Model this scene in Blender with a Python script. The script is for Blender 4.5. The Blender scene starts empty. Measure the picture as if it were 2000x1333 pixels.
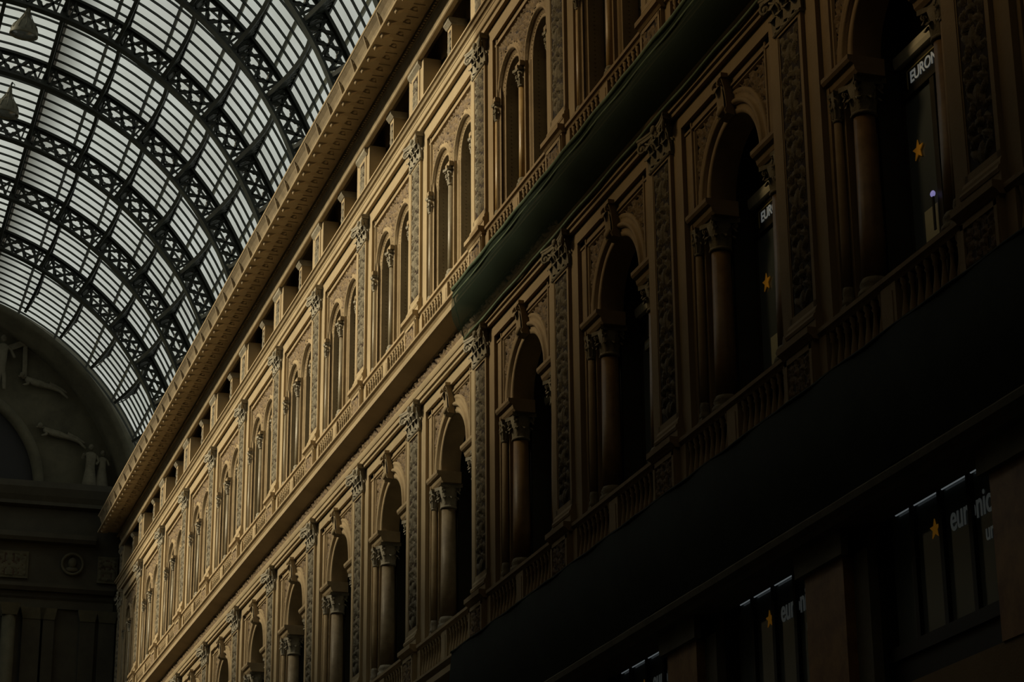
import bpy, math, random
import numpy as np
from mathutils import Matrix, Vector
pi = math.pi
sin, cos = math.sin, math.cos
random.seed(7)
sc = bpy.context.scene
COL = sc.collection

# ------------------------------------------------------------------ camera
cam = bpy.data.cameras.new('camera')
cam.sensor_width = 36.0
cam.lens = 81.6205
cam.clip_end = 400
camo = bpy.data.objects.new('camera', cam)
COL.objects.link(camo)
Rr = [(0.95345584, -0.301429, -0.00790654), (-0.0953255, -0.326195, 0.94048385), (0.28606818, 0.89595613, 0.3397464)]
camo.matrix_world = Matrix(((Rr[0][0], Rr[1][0], -Rr[2][0], -12.64), (Rr[0][1], Rr[1][1], -Rr[2][1], -41.678),
                            (Rr[0][2], Rr[1][2], -Rr[2][2], 1.6), (0, 0, 0, 1)))
sc.camera = camo

# ------------------------------------------------------------------ sky, sun, exposure
w = bpy.data.worlds.new('sky'); sc.world = w; w.use_nodes = True
wn = w.node_tree; wn.nodes.clear()
wo = wn.nodes.new('ShaderNodeOutputWorld'); wb = wn.nodes.new('ShaderNodeBackground')
wt = wn.nodes.new('ShaderNodeTexCoord'); wz = wn.nodes.new('ShaderNodeTexNoise'); wr = wn.nodes.new('ShaderNodeValToRGB')
wz.inputs['Scale'].default_value = 3.0; wz.inputs['Detail'].default_value = 3
wr.color_ramp.elements[0].position = .3; wr.color_ramp.elements[0].color = (.63, .645, .60, 1)
wr.color_ramp.elements[1].position = .75; wr.color_ramp.elements[1].color = (.75, .755, .70, 1)
wn.links.new(wt.outputs['Generated'], wz.inputs['Vector']); wn.links.new(wz.outputs['Fac'], wr.inputs['Fac'])
wn.links.new(wr.outputs['Color'], wb.inputs['Color']); wn.links.new(wb.outputs['Background'], wo.inputs['Surface'])
wb.inputs['Strength'].default_value = 3.0
sun = bpy.data.lights.new('sun', 'SUN'); sun.energy = 23.0; sun.angle = math.radians(16); sun.color = (1.0, .84, .60)
suno = bpy.data.objects.new('sun', sun); COL.objects.link(suno)
SUN_AZ, SUN_EL = math.radians(15), math.radians(29)
sd = Vector((cos(SUN_EL) * cos(SUN_AZ), -cos(SUN_EL) * sin(SUN_AZ), -sin(SUN_EL)))
suno.rotation_euler = sd.to_track_quat('-Z', 'Y').to_euler()
vs = sc.view_settings
vs.view_transform = 'Standard'; vs.look = 'None'; vs.gamma = 1.0; vs.use_curve_mapping = False
vs.exposure = -1.85
sc.cycles.max_bounces = 6; sc.cycles.diffuse_bounces = 1; sc.cycles.transparent_max_bounces = 16
sc.cycles.use_denoising = True

# ------------------------------------------------------------------ materials
def mat(name, col, rough=.75, var=.25, nscale=1.2, bump=.0, bscale=20, metal=0, col2=None, spec=.3, near=None):
    m = bpy.data.materials.new(name); m.use_nodes = True
    nt = m.node_tree; b = nt.nodes['Principled BSDF']
    b.inputs['Roughness'].default_value = rough; b.inputs['Metallic'].default_value = metal
    b.inputs['Specular IOR Level'].default_value = spec
    tc = nt.nodes.new('ShaderNodeTexCoord'); n = nt.nodes.new('ShaderNodeTexNoise'); r = nt.nodes.new('ShaderNodeValToRGB')
    n.inputs['Scale'].default_value = nscale; n.inputs['Detail'].default_value = 6; n.inputs['Roughness'].default_value = .65
    geo = nt.nodes.new('ShaderNodeNewGeometry')
    nt.links.new(geo.outputs['Position'], n.inputs['Vector'])
    c2 = col2 or tuple(c * (1 - var) for c in col)
    r.color_ramp.elements[0].position = .35; r.color_ramp.elements[0].color = (*c2, 1)
    r.color_ramp.elements[1].position = .62; r.color_ramp.elements[1].color = (*col, 1)
    nt.links.new(n.outputs['Fac'], r.inputs['Fac'])
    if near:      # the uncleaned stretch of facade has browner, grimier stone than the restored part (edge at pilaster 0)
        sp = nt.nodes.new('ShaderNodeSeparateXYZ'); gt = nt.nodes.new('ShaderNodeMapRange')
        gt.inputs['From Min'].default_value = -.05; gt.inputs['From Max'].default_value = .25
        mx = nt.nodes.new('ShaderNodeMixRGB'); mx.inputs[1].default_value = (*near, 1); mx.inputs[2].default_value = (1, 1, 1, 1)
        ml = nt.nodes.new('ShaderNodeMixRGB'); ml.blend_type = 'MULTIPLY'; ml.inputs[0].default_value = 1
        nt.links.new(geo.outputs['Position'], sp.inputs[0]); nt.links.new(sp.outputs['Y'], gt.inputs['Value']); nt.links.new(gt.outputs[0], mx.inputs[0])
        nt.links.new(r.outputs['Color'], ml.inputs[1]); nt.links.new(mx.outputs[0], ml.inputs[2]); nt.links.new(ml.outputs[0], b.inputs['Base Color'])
    else: nt.links.new(r.outputs['Color'], b.inputs['Base Color'])
    if bump:
        n2 = nt.nodes.new('ShaderNodeTexNoise'); n2.inputs['Scale'].default_value = bscale; n2.inputs['Detail'].default_value = 4
        nt.links.new(geo.outputs['Position'], n2.inputs['Vector'])
        bp = nt.nodes.new('ShaderNodeBump'); bp.inputs['Strength'].default_value = bump; bp.inputs['Distance'].default_value = .03
        nt.links.new(n2.outputs['Fac'], bp.inputs['Height']); nt.links.new(bp.outputs['Normal'], b.inputs['Normal'])
    return m
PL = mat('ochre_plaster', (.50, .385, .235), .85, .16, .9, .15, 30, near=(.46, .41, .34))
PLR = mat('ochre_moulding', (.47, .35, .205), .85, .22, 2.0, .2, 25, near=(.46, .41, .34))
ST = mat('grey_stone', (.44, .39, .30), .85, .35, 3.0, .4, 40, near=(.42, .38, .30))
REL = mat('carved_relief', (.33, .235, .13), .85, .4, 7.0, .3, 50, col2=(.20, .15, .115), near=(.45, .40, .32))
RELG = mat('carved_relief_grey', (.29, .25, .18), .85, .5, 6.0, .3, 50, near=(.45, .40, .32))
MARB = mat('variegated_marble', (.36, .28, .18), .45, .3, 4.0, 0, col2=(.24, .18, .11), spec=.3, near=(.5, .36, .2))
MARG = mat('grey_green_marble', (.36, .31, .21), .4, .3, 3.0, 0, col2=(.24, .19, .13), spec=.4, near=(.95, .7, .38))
ORM = mat('orange_marble', (.30, .16, .06), .4, .3, 3.0, 0, col2=(.17, .075, .03), spec=.5)
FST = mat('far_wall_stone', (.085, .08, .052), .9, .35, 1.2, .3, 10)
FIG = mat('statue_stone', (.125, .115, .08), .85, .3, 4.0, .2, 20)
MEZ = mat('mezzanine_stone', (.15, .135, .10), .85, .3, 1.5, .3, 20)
GUT = mat('weathered_gutter', (.30, .235, .15), .85, .3, 2.5, .2, 20)
DST = mat('dim_stone', (.30, .27, .20), .85, .35, 1.5, .3, 20)
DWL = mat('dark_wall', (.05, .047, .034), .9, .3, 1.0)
IRON = mat('painted_iron', (.020, .024, .018), .5, .3, 3.0, spec=.35)
OIRON = mat('weathered_outer_bar', (.16, .16, .11), .8, .2, 3.0)
WOOD = mat('dark_window_frame', (.05, .042, .028), .5, .3, 5.0)
BRASS = mat('lamp_housing', (.10, .095, .06), .55, .4, 6.0, spec=.4)
FLOOR = mat('floor_stone', (.12, .11, .09), .6, .3, .5)
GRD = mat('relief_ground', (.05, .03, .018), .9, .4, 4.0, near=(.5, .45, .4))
BLK = mat('sign_black', (.012, .012, .012), .5, .1)
WHT = mat('lettering_white', (.72, .74, .74), .5, .05)
STAR = mat('star_orange', (.80, .36, .03), .5, .1)
CREAM = mat('cream_panel', (.62, .60, .42), .7, .15)
BEAM = mat('painted_beam', (.85, .80, .62), .7, .15)
GOLD = mat('sign_border', (.50, .42, .16), .5, .1)
def light_blocker():  # half see-through light blocker for the cover added over the near roof
    m = bpy.data.materials.new('added_light_blocker'); m.use_nodes = True
    nt = m.node_tree; o = nt.nodes['Material Output']; b = nt.nodes['Principled BSDF']
    b.inputs['Base Color'].default_value = (.15, .15, .13, 1); b.inputs['Roughness'].default_value = .8
    t = nt.nodes.new('ShaderNodeBsdfTransparent'); t.inputs['Color'].default_value = (1, .92, .78, 1)
    mx = nt.nodes.new('ShaderNodeMixShader'); mx.inputs[0].default_value = .58
    nt.links.new(t.outputs[0], mx.inputs[1]); nt.links.new(b.outputs[0], mx.inputs[2]); nt.links.new(mx.outputs[0], o.inputs['Surface'])
    return m
LIGHT_BLOCKER = light_blocker()

def glass_dark():
    m = bpy.data.materials.new('window_glass'); m.use_nodes = True
    b = m.node_tree.nodes['Principled BSDF']
    b.inputs['Base Color'].default_value = (.14, .16, .16, 1); b.inputs['Roughness'].default_value = .06
    b.inputs['Specular IOR Level'].default_value = .6
    return m
GLD = glass_dark()
def glass_roof():
    m = bpy.data.materials.new('frosted_roof_glass'); m.use_nodes = True
    nt = m.node_tree; nt.nodes.clear()
    o = nt.nodes.new('ShaderNodeOutputMaterial'); t = nt.nodes.new('ShaderNodeBsdfTransparent'); d = nt.nodes.new('ShaderNodeBsdfTranslucent')
    mx = nt.nodes.new('ShaderNodeMixShader'); geo = nt.nodes.new('ShaderNodeNewGeometry')
    n = nt.nodes.new('ShaderNodeTexNoise'); n.inputs['Scale'].default_value = .5; n.inputs['Detail'].default_value = 6
    mp = nt.nodes.new('ShaderNodeMapping'); mp.inputs['Scale'].default_value = (1, 1, 1)
    r = nt.nodes.new('ShaderNodeValToRGB')
    r.color_ramp.elements[0].position = .3; r.color_ramp.elements[0].color = (.66, .67, .62, 1)
    r.color_ramp.elements[1].position = .65; r.color_ramp.elements[1].color = (.84, .87, .83, 1)
    # droppings and leaf litter: small dark flecks
    v = nt.nodes.new('ShaderNodeTexNoise'); v.inputs['Scale'].default_value = 3.0; v.inputs['Detail'].default_value = 8; v.inputs['Roughness'].default_value = .8
    vr = nt.nodes.new('ShaderNodeValToRGB'); vr.color_ramp.elements[0].position = .27; vr.color_ramp.elements[0].color = (.15, .13, .1, 1)
    vr.color_ramp.elements[1].position = .31; vr.color_ramp.elements[1].color = (1, 1, 1, 1)
    # lantern wall's shade painted into the first panes as a fading dark band
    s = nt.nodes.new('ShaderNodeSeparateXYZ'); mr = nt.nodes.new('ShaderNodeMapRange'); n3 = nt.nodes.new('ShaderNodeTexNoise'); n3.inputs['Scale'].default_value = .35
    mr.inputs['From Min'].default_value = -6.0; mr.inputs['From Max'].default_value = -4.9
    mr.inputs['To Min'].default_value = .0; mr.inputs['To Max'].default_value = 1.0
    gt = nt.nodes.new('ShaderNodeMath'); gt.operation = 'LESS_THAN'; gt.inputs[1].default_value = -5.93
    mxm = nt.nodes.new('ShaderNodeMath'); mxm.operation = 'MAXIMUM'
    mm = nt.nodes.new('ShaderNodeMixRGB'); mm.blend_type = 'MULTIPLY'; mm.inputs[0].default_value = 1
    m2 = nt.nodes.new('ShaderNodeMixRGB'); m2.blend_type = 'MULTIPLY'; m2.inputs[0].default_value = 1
    shade_col = nt.nodes.new('ShaderNodeMixRGB'); shade_col.inputs[1].default_value = (.08, .07, .05, 1); shade_col.inputs[2].default_value = (1, 1, 1, 1)
    L = nt.links.new
    L(geo.outputs['Position'], n.inputs['Vector']); L(geo.outputs['Position'], v.inputs['Vector']); L(geo.outputs['Position'], s.inputs[0])
    L(n.outputs['Fac'], r.inputs['Fac']); L(v.outputs['Fac'], vr.inputs['Fac'])
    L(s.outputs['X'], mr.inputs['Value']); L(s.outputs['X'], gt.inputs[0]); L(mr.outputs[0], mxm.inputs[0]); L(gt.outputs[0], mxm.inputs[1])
    L(mxm.outputs[0], shade_col.inputs[0])
    L(r.outputs['Color'], mm.inputs[1]); L(vr.outputs['Color'], mm.inputs[2]); L(mm.outputs[0], m2.inputs[1]); L(shade_col.outputs[0], m2.inputs[2])
    L(m2.outputs[0], t.inputs['Color']); d.inputs['Color'].default_value = (.5, .5, .45, 1)
    mx.inputs[0].default_value = .06
    L(t.outputs[0], mx.inputs[1]); L(d.outputs[0], mx.inputs[2]); L(mx.outputs[0], o.inputs['Surface'])
    return m
GLR = glass_roof()
def net_mat():
    m = bpy.data.materials.new('green_debris_net'); m.use_nodes = True
    nt = m.node_tree; b = nt.nodes['Principled BSDF']; o = nt.nodes['Material Output']
    b.inputs['Roughness'].default_value = .8; b.inputs['Specular IOR Level'].default_value = .1
    geo = nt.nodes.new('ShaderNodeNewGeometry'); n = nt.nodes.new('ShaderNodeTexNoise'); n.inputs['Scale'].default_value = 1.3; n.inputs['Detail'].default_value = 5
    r = nt.nodes.new('ShaderNodeValToRGB'); r.color_ramp.elements[0].color = (.014, .022, .014, 1); r.color_ramp.elements[1].color = (.026, .042, .025, 1)
    nt.links.new(geo.outputs['Position'], n.inputs['Vector']); nt.links.new(n.outputs['Fac'], r.inputs['Fac']); nt.links.new(r.outputs['Color'], b.inputs['Base Color'])
    t = nt.nodes.new('ShaderNodeBsdfTransparent'); mx = nt.nodes.new('ShaderNodeMixShader'); mx.inputs[0].default_value = .72
    nt.links.new(t.outputs[0], mx.inputs[1]); nt.links.new(b.outputs[0], mx.inputs[2]); nt.links.new(mx.outputs[0], o.inputs['Surface'])
    return m
NET = net_mat()
NETK = mat('dark_green_net', (.018, .024, .018), .9, .3, 2.0)
NETD = mat('green_net_roll', (.13, .17, .10), .8, .35, 2.0)
def emis(name, col, s):
    m = bpy.data.materials.new(name); m.use_nodes = True; b = m.node_tree.nodes['Principled BSDF']
    b.inputs['Emission Color'].default_value = (*col, 1); b.inputs['Emission Strength'].default_value = s
    b.inputs['Base Color'].default_value = (*col, 1); return m
SIGN = emis('added_glow_letters', (.80, .86, .86), .26)  # letters are no lamp; faint glow added to keep them readable
STARE = emis('added_glow_star', (.85, .38, .03), .16)  # faint glow added to the unlit star so it shows in the dark
SIGD = emis('added_dim_glow_letters', (.7, .78, .76), .07)  # weaker added glow for the mezzanine letters, which give no light themselves
EM_V = emis('lit_violet_lamp', (.5, .45, 1.0), 1.1)
EM_W = emis('lit_tube', (.75, .85, .9), .35)

# ------------------------------------------------------------------ mesh builder
class MB:
    def __init__(s): s.v = []; s.f = []; s.sm = []
    def add(s, vs, fs, smooth=False):
        b = len(s.v); s.v += [tuple(map(float, p)) for p in vs]
        for f in fs: s.f.append([i + b for i in f]); s.sm.append(smooth)
        return s
    def box(s, x0, x1, y0, y1, z0, z1):
        return s.add([(x, y, z) for x in (x0, x1) for y in (y0, y1) for z in (z0, z1)],
                     [(0, 1, 3, 2), (4, 6, 7, 5), (0, 4, 5, 1), (2, 3, 7, 6), (0, 2, 6, 4), (1, 5, 7, 3)])
    def frus(s, c0, h0, c1, h1):   # tapered box: centre (x,y,z), half extents (hx,hy)
        vs = []
        for c, h in ((c0, h0), (c1, h1)):
            vs += [(c[0] - h[0], c[1] - h[1], c[2]), (c[0] + h[0], c[1] - h[1], c[2]), (c[0] + h[0], c[1] + h[1], c[2]), (c[0] - h[0], c[1] + h[1], c[2])]
        return s.add(vs, [(3, 2, 1, 0), (4, 5, 6, 7), (0, 1, 5, 4), (1, 2, 6, 5), (2, 3, 7, 6), (3, 0, 4, 7)])
    def ext(s, prof, y0, y1, smooth=False):    # profile (x,z) extruded along y
        n = len(prof)
        vs = [(x, y0, z) for x, z in prof] + [(x, y1, z) for x, z in prof]
        return s.add(vs, [(i, (i + 1) % n, n + (i + 1) % n, n + i) for i in range(n)] + [list(range(n))[::-1], list(range(n, 2 * n))], smooth)
    def extz(s, prof, z0, z1):                 # profile (x,y) extruded along z
        n = len(prof)
        vs = [(x, y, z0) for x, y in prof] + [(x, y, z1) for x, y in prof]
        return s.add(vs, [(i, (i + 1) % n, n + (i + 1) % n, n + i) for i in range(n)] + [list(range(n))[::-1], list(range(n, 2 * n))])
    def sweep(s, prof, cy, cz, a0, a1, n, smooth=True, caps=True):   # profile (r,x) swept in the y-z plane
        m = len(prof); vs = []; fs = []
        for i in range(n + 1):
            a = a0 + (a1 - a0) * i / n
            vs += [(x, cy + r * cos(a), cz + r * sin(a)) for r, x in prof]
        for i in range(n):
            for j in range(m):
                k = (j + 1) % m
                fs.append((i * m + j, i * m + k, (i + 1) * m + k, (i + 1) * m + j))
        s.add(vs, fs, smooth)
        if caps: s.add(vs[:m], [list(range(m))]); s.add(vs[-m:], [list(range(m))[::-1]])
        return s
    def tube(s, pts, r, n=6, caps=True):
        rs = r if isinstance(r, (list, tuple)) else [r] * len(pts)
        P = [Vector(p) for p in pts]; vs = []; up = None
        for i, p in enumerate(P):
            t = (P[min(i + 1, len(P) - 1)] - P[max(i - 1, 0)]).normalized()
            if up is None: up = Vector((0, 0, 1)) if abs(t.z) < .9 else Vector((1, 0, 0))
            a = t.cross(up).normalized(); up = a.cross(t).normalized()
            for k in range(n):
                q = p + (a * cos(2 * pi * k / n) + up * sin(2 * pi * k / n)) * rs[i]; vs.append(tuple(q))
        fs = [(i * n + k, i * n + (k + 1) % n, (i + 1) * n + (k + 1) % n, (i + 1) * n + k) for i in range(len(P) - 1) for k in range(n)]
        if caps: fs += [list(range(n))[::-1], list(range((len(P) - 1) * n, len(P) * n))]
        return s.add(vs, fs, True)
    def lathe(s, prof, cx=0, cy=0, cz=0, n=12):
        vs = [(cx + r * cos(2 * pi * k / n), cy + r * sin(2 * pi * k / n), cz + z) for r, z in prof for k in range(n)]
        fs = [(i * n + k, i * n + (k + 1) % n, (i + 1) * n + (k + 1) % n, (i + 1) * n + k) for i in range(len(prof) - 1) for k in range(n)]
        fs += [list(range(n))[::-1], list(range((len(prof) - 1) * n, len(prof) * n))]
        return s.add(vs, fs, True)
    def ball(s, c, r, n=8, m=6):
        r = r if isinstance(r, (list, tuple)) else (r, r, r)
        vs = [(c[0] + r[0] * sin(pi * j / m) * cos(2 * pi * k / n), c[1] + r[1] * sin(pi * j / m) * sin(2 * pi * k / n), c[2] + r[2] * cos(pi * j / m)) for j in range(m + 1) for k in range(n)]
        return s.add(vs, [(j * n + k, j * n + (k + 1) % n, (j + 1) * n + (k + 1) % n, (j + 1) * n + k) for j in range(m) for k in range(n)], True)
    def bar(s, a, b, wd, d, out=(1, 0, 0)):     # rectangular bar from a to b; d along 'out'
        a = Vector(a); b = Vector(b); t = (b - a).normalized(); o = Vector(out); o = (o - t * o.dot(t)).normalized(); q = t.cross(o)
        vs = [tuple(p + q * (sx * wd / 2) + o * (sy * d / 2)) for p in (a, b) for sx, sy in ((-1, -1), (1, -1), (1, 1), (-1, 1))]
        return s.add(vs, [(3, 2, 1, 0), (4, 5, 6, 7), (0, 1, 5, 4), (1, 2, 6, 5), (2, 3, 7, 6), (3, 0, 4, 7)])
    def xf(s, M):
        s.v = [tuple(M @ Vector(p)) for p in s.v]; return s
    def mesh(s, name, m):
        me = bpy.data.meshes.new(name); me.from_pydata(s.v, [], s.f); me.update()
        me.polygons.foreach_set('use_smooth', s.sm); me.materials.append(m)
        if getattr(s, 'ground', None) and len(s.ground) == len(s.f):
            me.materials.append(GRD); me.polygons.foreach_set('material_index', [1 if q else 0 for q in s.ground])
        me.update()
        return me
def ob(name, mb, m, parent=None, loc=None, label=None):
    me = mb.mesh(name, m) if isinstance(mb, MB) else mb
    o = bpy.data.objects.new(name, me); COL.objects.link(o)
    if parent is not None: o.parent = parent
    if loc is not None: o.location = loc
    if label: o['label'] = label
    return o
def thing(name, label, cat, loc=(0, 0, 0), group=None):
    o = bpy.data.objects.new(name, None); o.empty_display_size = .3; COL.objects.link(o)
    o.location = loc; o['label'] = label; o['category'] = cat
    if group: o['group'] = group
    return o
def tag(o, label, cat, group=None):
    o['label'] = label; o['category'] = cat
    if group: o['group'] = group
    return o
def struct(name, mb, m, loc=None):
    o = ob(name, mb, m, None, loc); o['kind'] = 'structure'; return o
CH = {}
def kids(o):
    return [c for c in CH.get(o.name, [])]
def reg(o):      # remember the tree of a finished thing so it can be copied
    for c in COL.objects:
        if c.parent is not None: CH.setdefault(c.parent.name, [])
    return o
def tree(root):
    d = {}
    for c in COL.objects:
        if c.parent is not None: d.setdefault(c.parent, []).append(c)
    def rec(o): return (o, [rec(c) for c in d.get(o, [])])
    return rec(root)
def dup(tr, loc, label, group=None):
    def rec(n, par):
        o, ch = n; c = o.copy(); COL.objects.link(c)
        if par is not None: c.parent = par
        for k in ch: rec(k, c)
        return c
    r = rec(tr, None); r.location = loc; r['label'] = label
    if group: r['group'] = group
    return r

# ------------------------------------------------------------------ carved relief
def leaf(H, Y, Z, cy, cz, ang, l, wd, amp):
    dy = Y - cy; dz = Z - cz
    a = dy * cos(ang) + dz * sin(ang); b = -dy * sin(ang) + dz * cos(ang)
    q = 1 - (a / l) ** 2 - (b / wd) ** 2
    np.maximum(H, np.where(q > 0, amp * np.sqrt(np.maximum(q, 0)) * (1 - .55 * np.exp(-(b / (wd * .18)) ** 2)), 0), out=H)
def relief(w, h, cell, kind, amp=.04, mask=None, seed=1, x=0.):
    rnd = random.Random(seed)
    ny = max(2, int(w / cell)); nz = max(2, int(h / cell))
    ys = np.linspace(-w / 2, w / 2, ny + 1); zs = np.linspace(0, h, nz + 1)
    Y, Z = np.meshgrid(ys, zs); H = np.zeros_like(Y); A = np.abs(Y)
    if kind == 'candelabra':
        z = .12; i = 0; hw = w / 2
        while z < h - .1:
            t = i % 4
            if t == 0:
                leaf(H, A, Z, 0, z, pi / 2, .14, .07, amp); leaf(H, A, Z, hw * .5, z + .04, .8, .13, .045, amp * .9)
            elif t == 1:
                leaf(H, A, Z, hw * .45, z, -.5, .12, .05, amp); leaf(H, A, Z, hw * .7, z + .1, 1.2, .09, .035, amp * .8)
            elif t == 2:
                leaf(H, A, Z, 0, z, 0, .09, .06, amp * 1.2); leaf(H, A, Z, hw * .62, z - .02, 2.2, .1, .04, amp)
            else:
                leaf(H, A, Z, hw * .4, z + .05, 1.9, .13, .04, amp); leaf(H, A, Z, hw * .7, z, .4, .07, .035, amp * .7)
            leaf(H, A, Z, 0, z + .09, pi / 2, .08, .018, amp * .8)
            z += .17 + rnd.random() * .03; i += 1
    else:
        n = int(w * h / .0105)
        k = 0
        step = .17
        iy = int(w / 2 / step) + 2; iz = int(h / step) + 2
        for a in range(iy):
            for b in range(iz):
                cy = a * step + .09 + rnd.uniform(-.03, .03); cz = b * step + rnd.uniform(-.03, .03) + (.08 if a % 2 else 0)
                sp = rnd.choice((-1, 1)); ph = rnd.uniform(0, 6.3)
                for q in range(5):
                    an = ph + sp * q * 1.15; rr = .07 * (1 - q * .12)
                    leaf(H, A, Z, cy + rr * cos(an), cz + rr * sin(an), an + pi / 2 * sp + .4, .048, .018, amp * (.7 + .3 * rnd.random()))
                leaf(H, A, Z, cy, cz, 0, .022, .022, amp * 1.1)
    vs = np.stack([x - H, Y, Z], -1).reshape(-1, 3)
    fs = []
    for j in range(nz):
        for i in range(ny):
            yc = (ys[i] + ys[i + 1]) / 2; zc = (zs[j] + zs[j + 1]) / 2
            if mask and not mask(yc, zc): continue
            a = j * (ny + 1) + i; fs.append((a, a + 1, a + ny + 2, a + ny + 1))
    amp_ = amp; HF = H.reshape(-1)
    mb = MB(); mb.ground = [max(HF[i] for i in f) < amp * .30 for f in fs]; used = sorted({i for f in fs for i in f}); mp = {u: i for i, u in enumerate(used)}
    mb.add([vs[u] for u in used], [[mp[i] for i in f] for f in fs], True)
    return mb

# acanthus leaf that rises from (x,y,z0) and curls outward along (ox,oy)
def acanthus(mb, x, y, z0, ox, oy, h, wd, curl):
    n = 6; vs = []; tx, ty = -oy, ox
    for i in range(n + 1):
        t = i / n; a = t * 2.6
        out = curl * (1 - cos(a)) / 2 * (1.2 if t > .5 else 1); zz = z0 + h * min(1, sin(min(a, pi / 2)) if a < pi / 2 else 1 - (a - pi / 2) * .28)
        ww = wd * (1 - .75 * t ** 2.2) / 2
        for s, dp in ((-1, 0), (-.45, .012), (0, .03), (.45, .012), (1, 0)):
            vs.append((x + ox * (out + dp) + tx * ww * s, y + oy * (out + dp) + ty * ww * s, zz))
    fs = [(i * 5 + j, i * 5 + j + 1, (i + 1) * 5 + j + 1, (i + 1) * 5 + j) for i in range(n) for j in range(4)]
    mb.add(vs, fs, True)
def volute(mb, c, ax, r0, th=.018, turns=1.6):  # spiral in plane spanned by ax (horizontal dir) and z
    pts = []
    for i in range(15):
        a = pi / 2 - i / 14 * turns * 2 * pi; r = r0 * (1 - i / 14 * .85)
        pts.append((c[0] + ax[0] * r * cos(a), c[1] + ax[1] * r * cos(a), c[2] + r * sin(a)))
    mb.tube(pts, [th * (1 - .5 * i / 14) for i in range(15)], 5)
def pil_capital(hw, H, P, hb):    # pilaster capital: z 0..H, front towards -x, from plane x=.05
    mb = MB(); at = H * .17
    prof = [(.05, 0), (-.015, 0), (-.02, H * .5), (-.045, H * .72), (-.085, H * .84), (.05, H * .84)]
    for i, (z0, z1, h0, h1) in enumerate(((0, .5, .98, 1.0), (.5, .85, 1.0, 1.12))):
        x0, x1 = (-.012, -.03) if i == 0 else (-.03, -.09)
        vs = [(.05, -hb * h0, H * z0), (x0, -hb * h0, H * z0), (x0, hb * h0, H * z0), (.05, hb * h0, H * z0),
              (.05, -hb * h1, H * z1), (x1, -hb * h1, H * z1), (x1, hb * h1, H * z1), (.05, hb * h1, H * z1)]
        mb.add(vs, [(3, 2, 1, 0), (4, 5, 6, 7), (0, 1, 5, 4), (1, 2, 6, 5), (2, 3, 7, 6), (3, 0, 4, 7)])
    mb.ext([(.05, -.05), (-.03, -.05), (-.045, -.03), (-.03, 0), (.05, 0)], -hb - .03, hb + .03)
    pts = []
    for i in range(13):
        t = -1 + 2 * i / 12; pts.append((-P * (.5 + .5 * t * t), hw * t))
    pf = [(.05, -hw * .96)] + pts + [(.05, hw * .96)]
    mb.extz(pf, H - at, H - at * .4)
    mb.extz([(px_ * 1.08 if px_ < 0 else px_, py_ * 1.03) for px_, py_ in pf], H - at * .4, H)
    mb.ball((-P * .66, 0, H - at * .5), (.05, .08, .075))
    for s in (-1, 1):
        volute(mb, (-P * .72, s * (hw * .84), H - at - .09), (-.5, s * .86), .095, .032)
        mb.ball((-P * .72, s * hw * .84, H - at - .1), (.04, .04, .05))
        mb.tube([(-.05, s * hb * .25, H * .38), (-.08, s * hb * .45, H * .62), (-P * .7, s * hb * .8, H * .74)], .02, 5)
        volute(mb, (-P * .6, s * .09, H - at - .075), (0, -s), .055, .018)
    for k in range(3):
        acanthus(mb, -.03, -hb * .66 + hb * .66 * k, H * .05, -1, 0, H * .60, hb * .60, P * .62)
    for k in range(4):
        acanthus(mb, -.02, -hb * .84 + hb * 1.68 * k / 3, -.01, -1, 0, H * .36, hb * .62, P * .5)
    for s in (-1, 1):
        acanthus(mb, .02, s * hb, 0, 0, s, H * .40, .10, .06)
    return mb
def col_capital(r, H, A):
    mb = MB(); at = H * .16
    mb.lathe([(r * 1.18, -.05), (r * 1.25, -.03), (r * 1.18, 0), (r, 0), (r * 1.02, H * .4), (r * 1.35, H * .84)], n=14)
    pts = []
    for q in range(4):
        for i in range(6):
            t = -1 + 2 * i / 6; d = A * (.72 + .28 * t * t); e = A * t
            p = (d, e) if q == 0 else (-e, d) if q == 1 else (-d, -e) if q == 2 else (e, -d)
            pts.append(p)
    mb.extz(pts, H - at, H)
    for k in range(8):
        a = 2 * pi * k / 8
        acanthus(mb, r * cos(a), r * sin(a), 0, cos(a), sin(a), H * .42, r * .85, r * .55)
    for k in range(4):
        a = pi / 4 + pi / 2 * k
        acanthus(mb, r * cos(a), r * sin(a), H * .1, cos(a), sin(a), H * .6, r * .8, r * .7)
        volute(mb, (A * 1.0 * cos(a), A * 1.0 * sin(a), H - at - r * .32), (cos(a), sin(a)), r * .34, r * .12)
    return mb

# ------------------------------------------------------------------ words for places
NTH = ['', 'first', 'second', 'third', 'fourth', 'fifth', 'sixth', 'seventh', 'eighth', 'ninth', 'tenth', 'eleventh']
def atp(k):
    if k == 0: return 'right at the net end'
    if k > 0:
        return NTH[k] + ' past the green net' if k < 6 else (NTH[11 - k] + ' from the end wall')
    return NTH[-k] + ' along the net from its end'
def atb(b):
    if b >= 0: return (NTH[b + 1] + ' bay past the green net') if b < 5 else (NTH[10 - b] + ' bay from the end wall')
    return NTH[-b] + ' bay along the net from its end'

Y0, Y1 = -26.0, 50.45       # facade extent along y
W = .05
# ================================================================== structure
fl = MB().box(-30, 12, -62, 70, -.3, 0); struct('floor', fl, FLOOR)
wl = MB().box(-19.6, -18.5, -60, 51.5, 0, 27.2); struct('wall_left', wl, DST)
wnr = MB().box(-19.6, 6, -61, -60, 0, 38); struct('wall_near', wnr, DST)
wr_ = MB()
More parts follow.
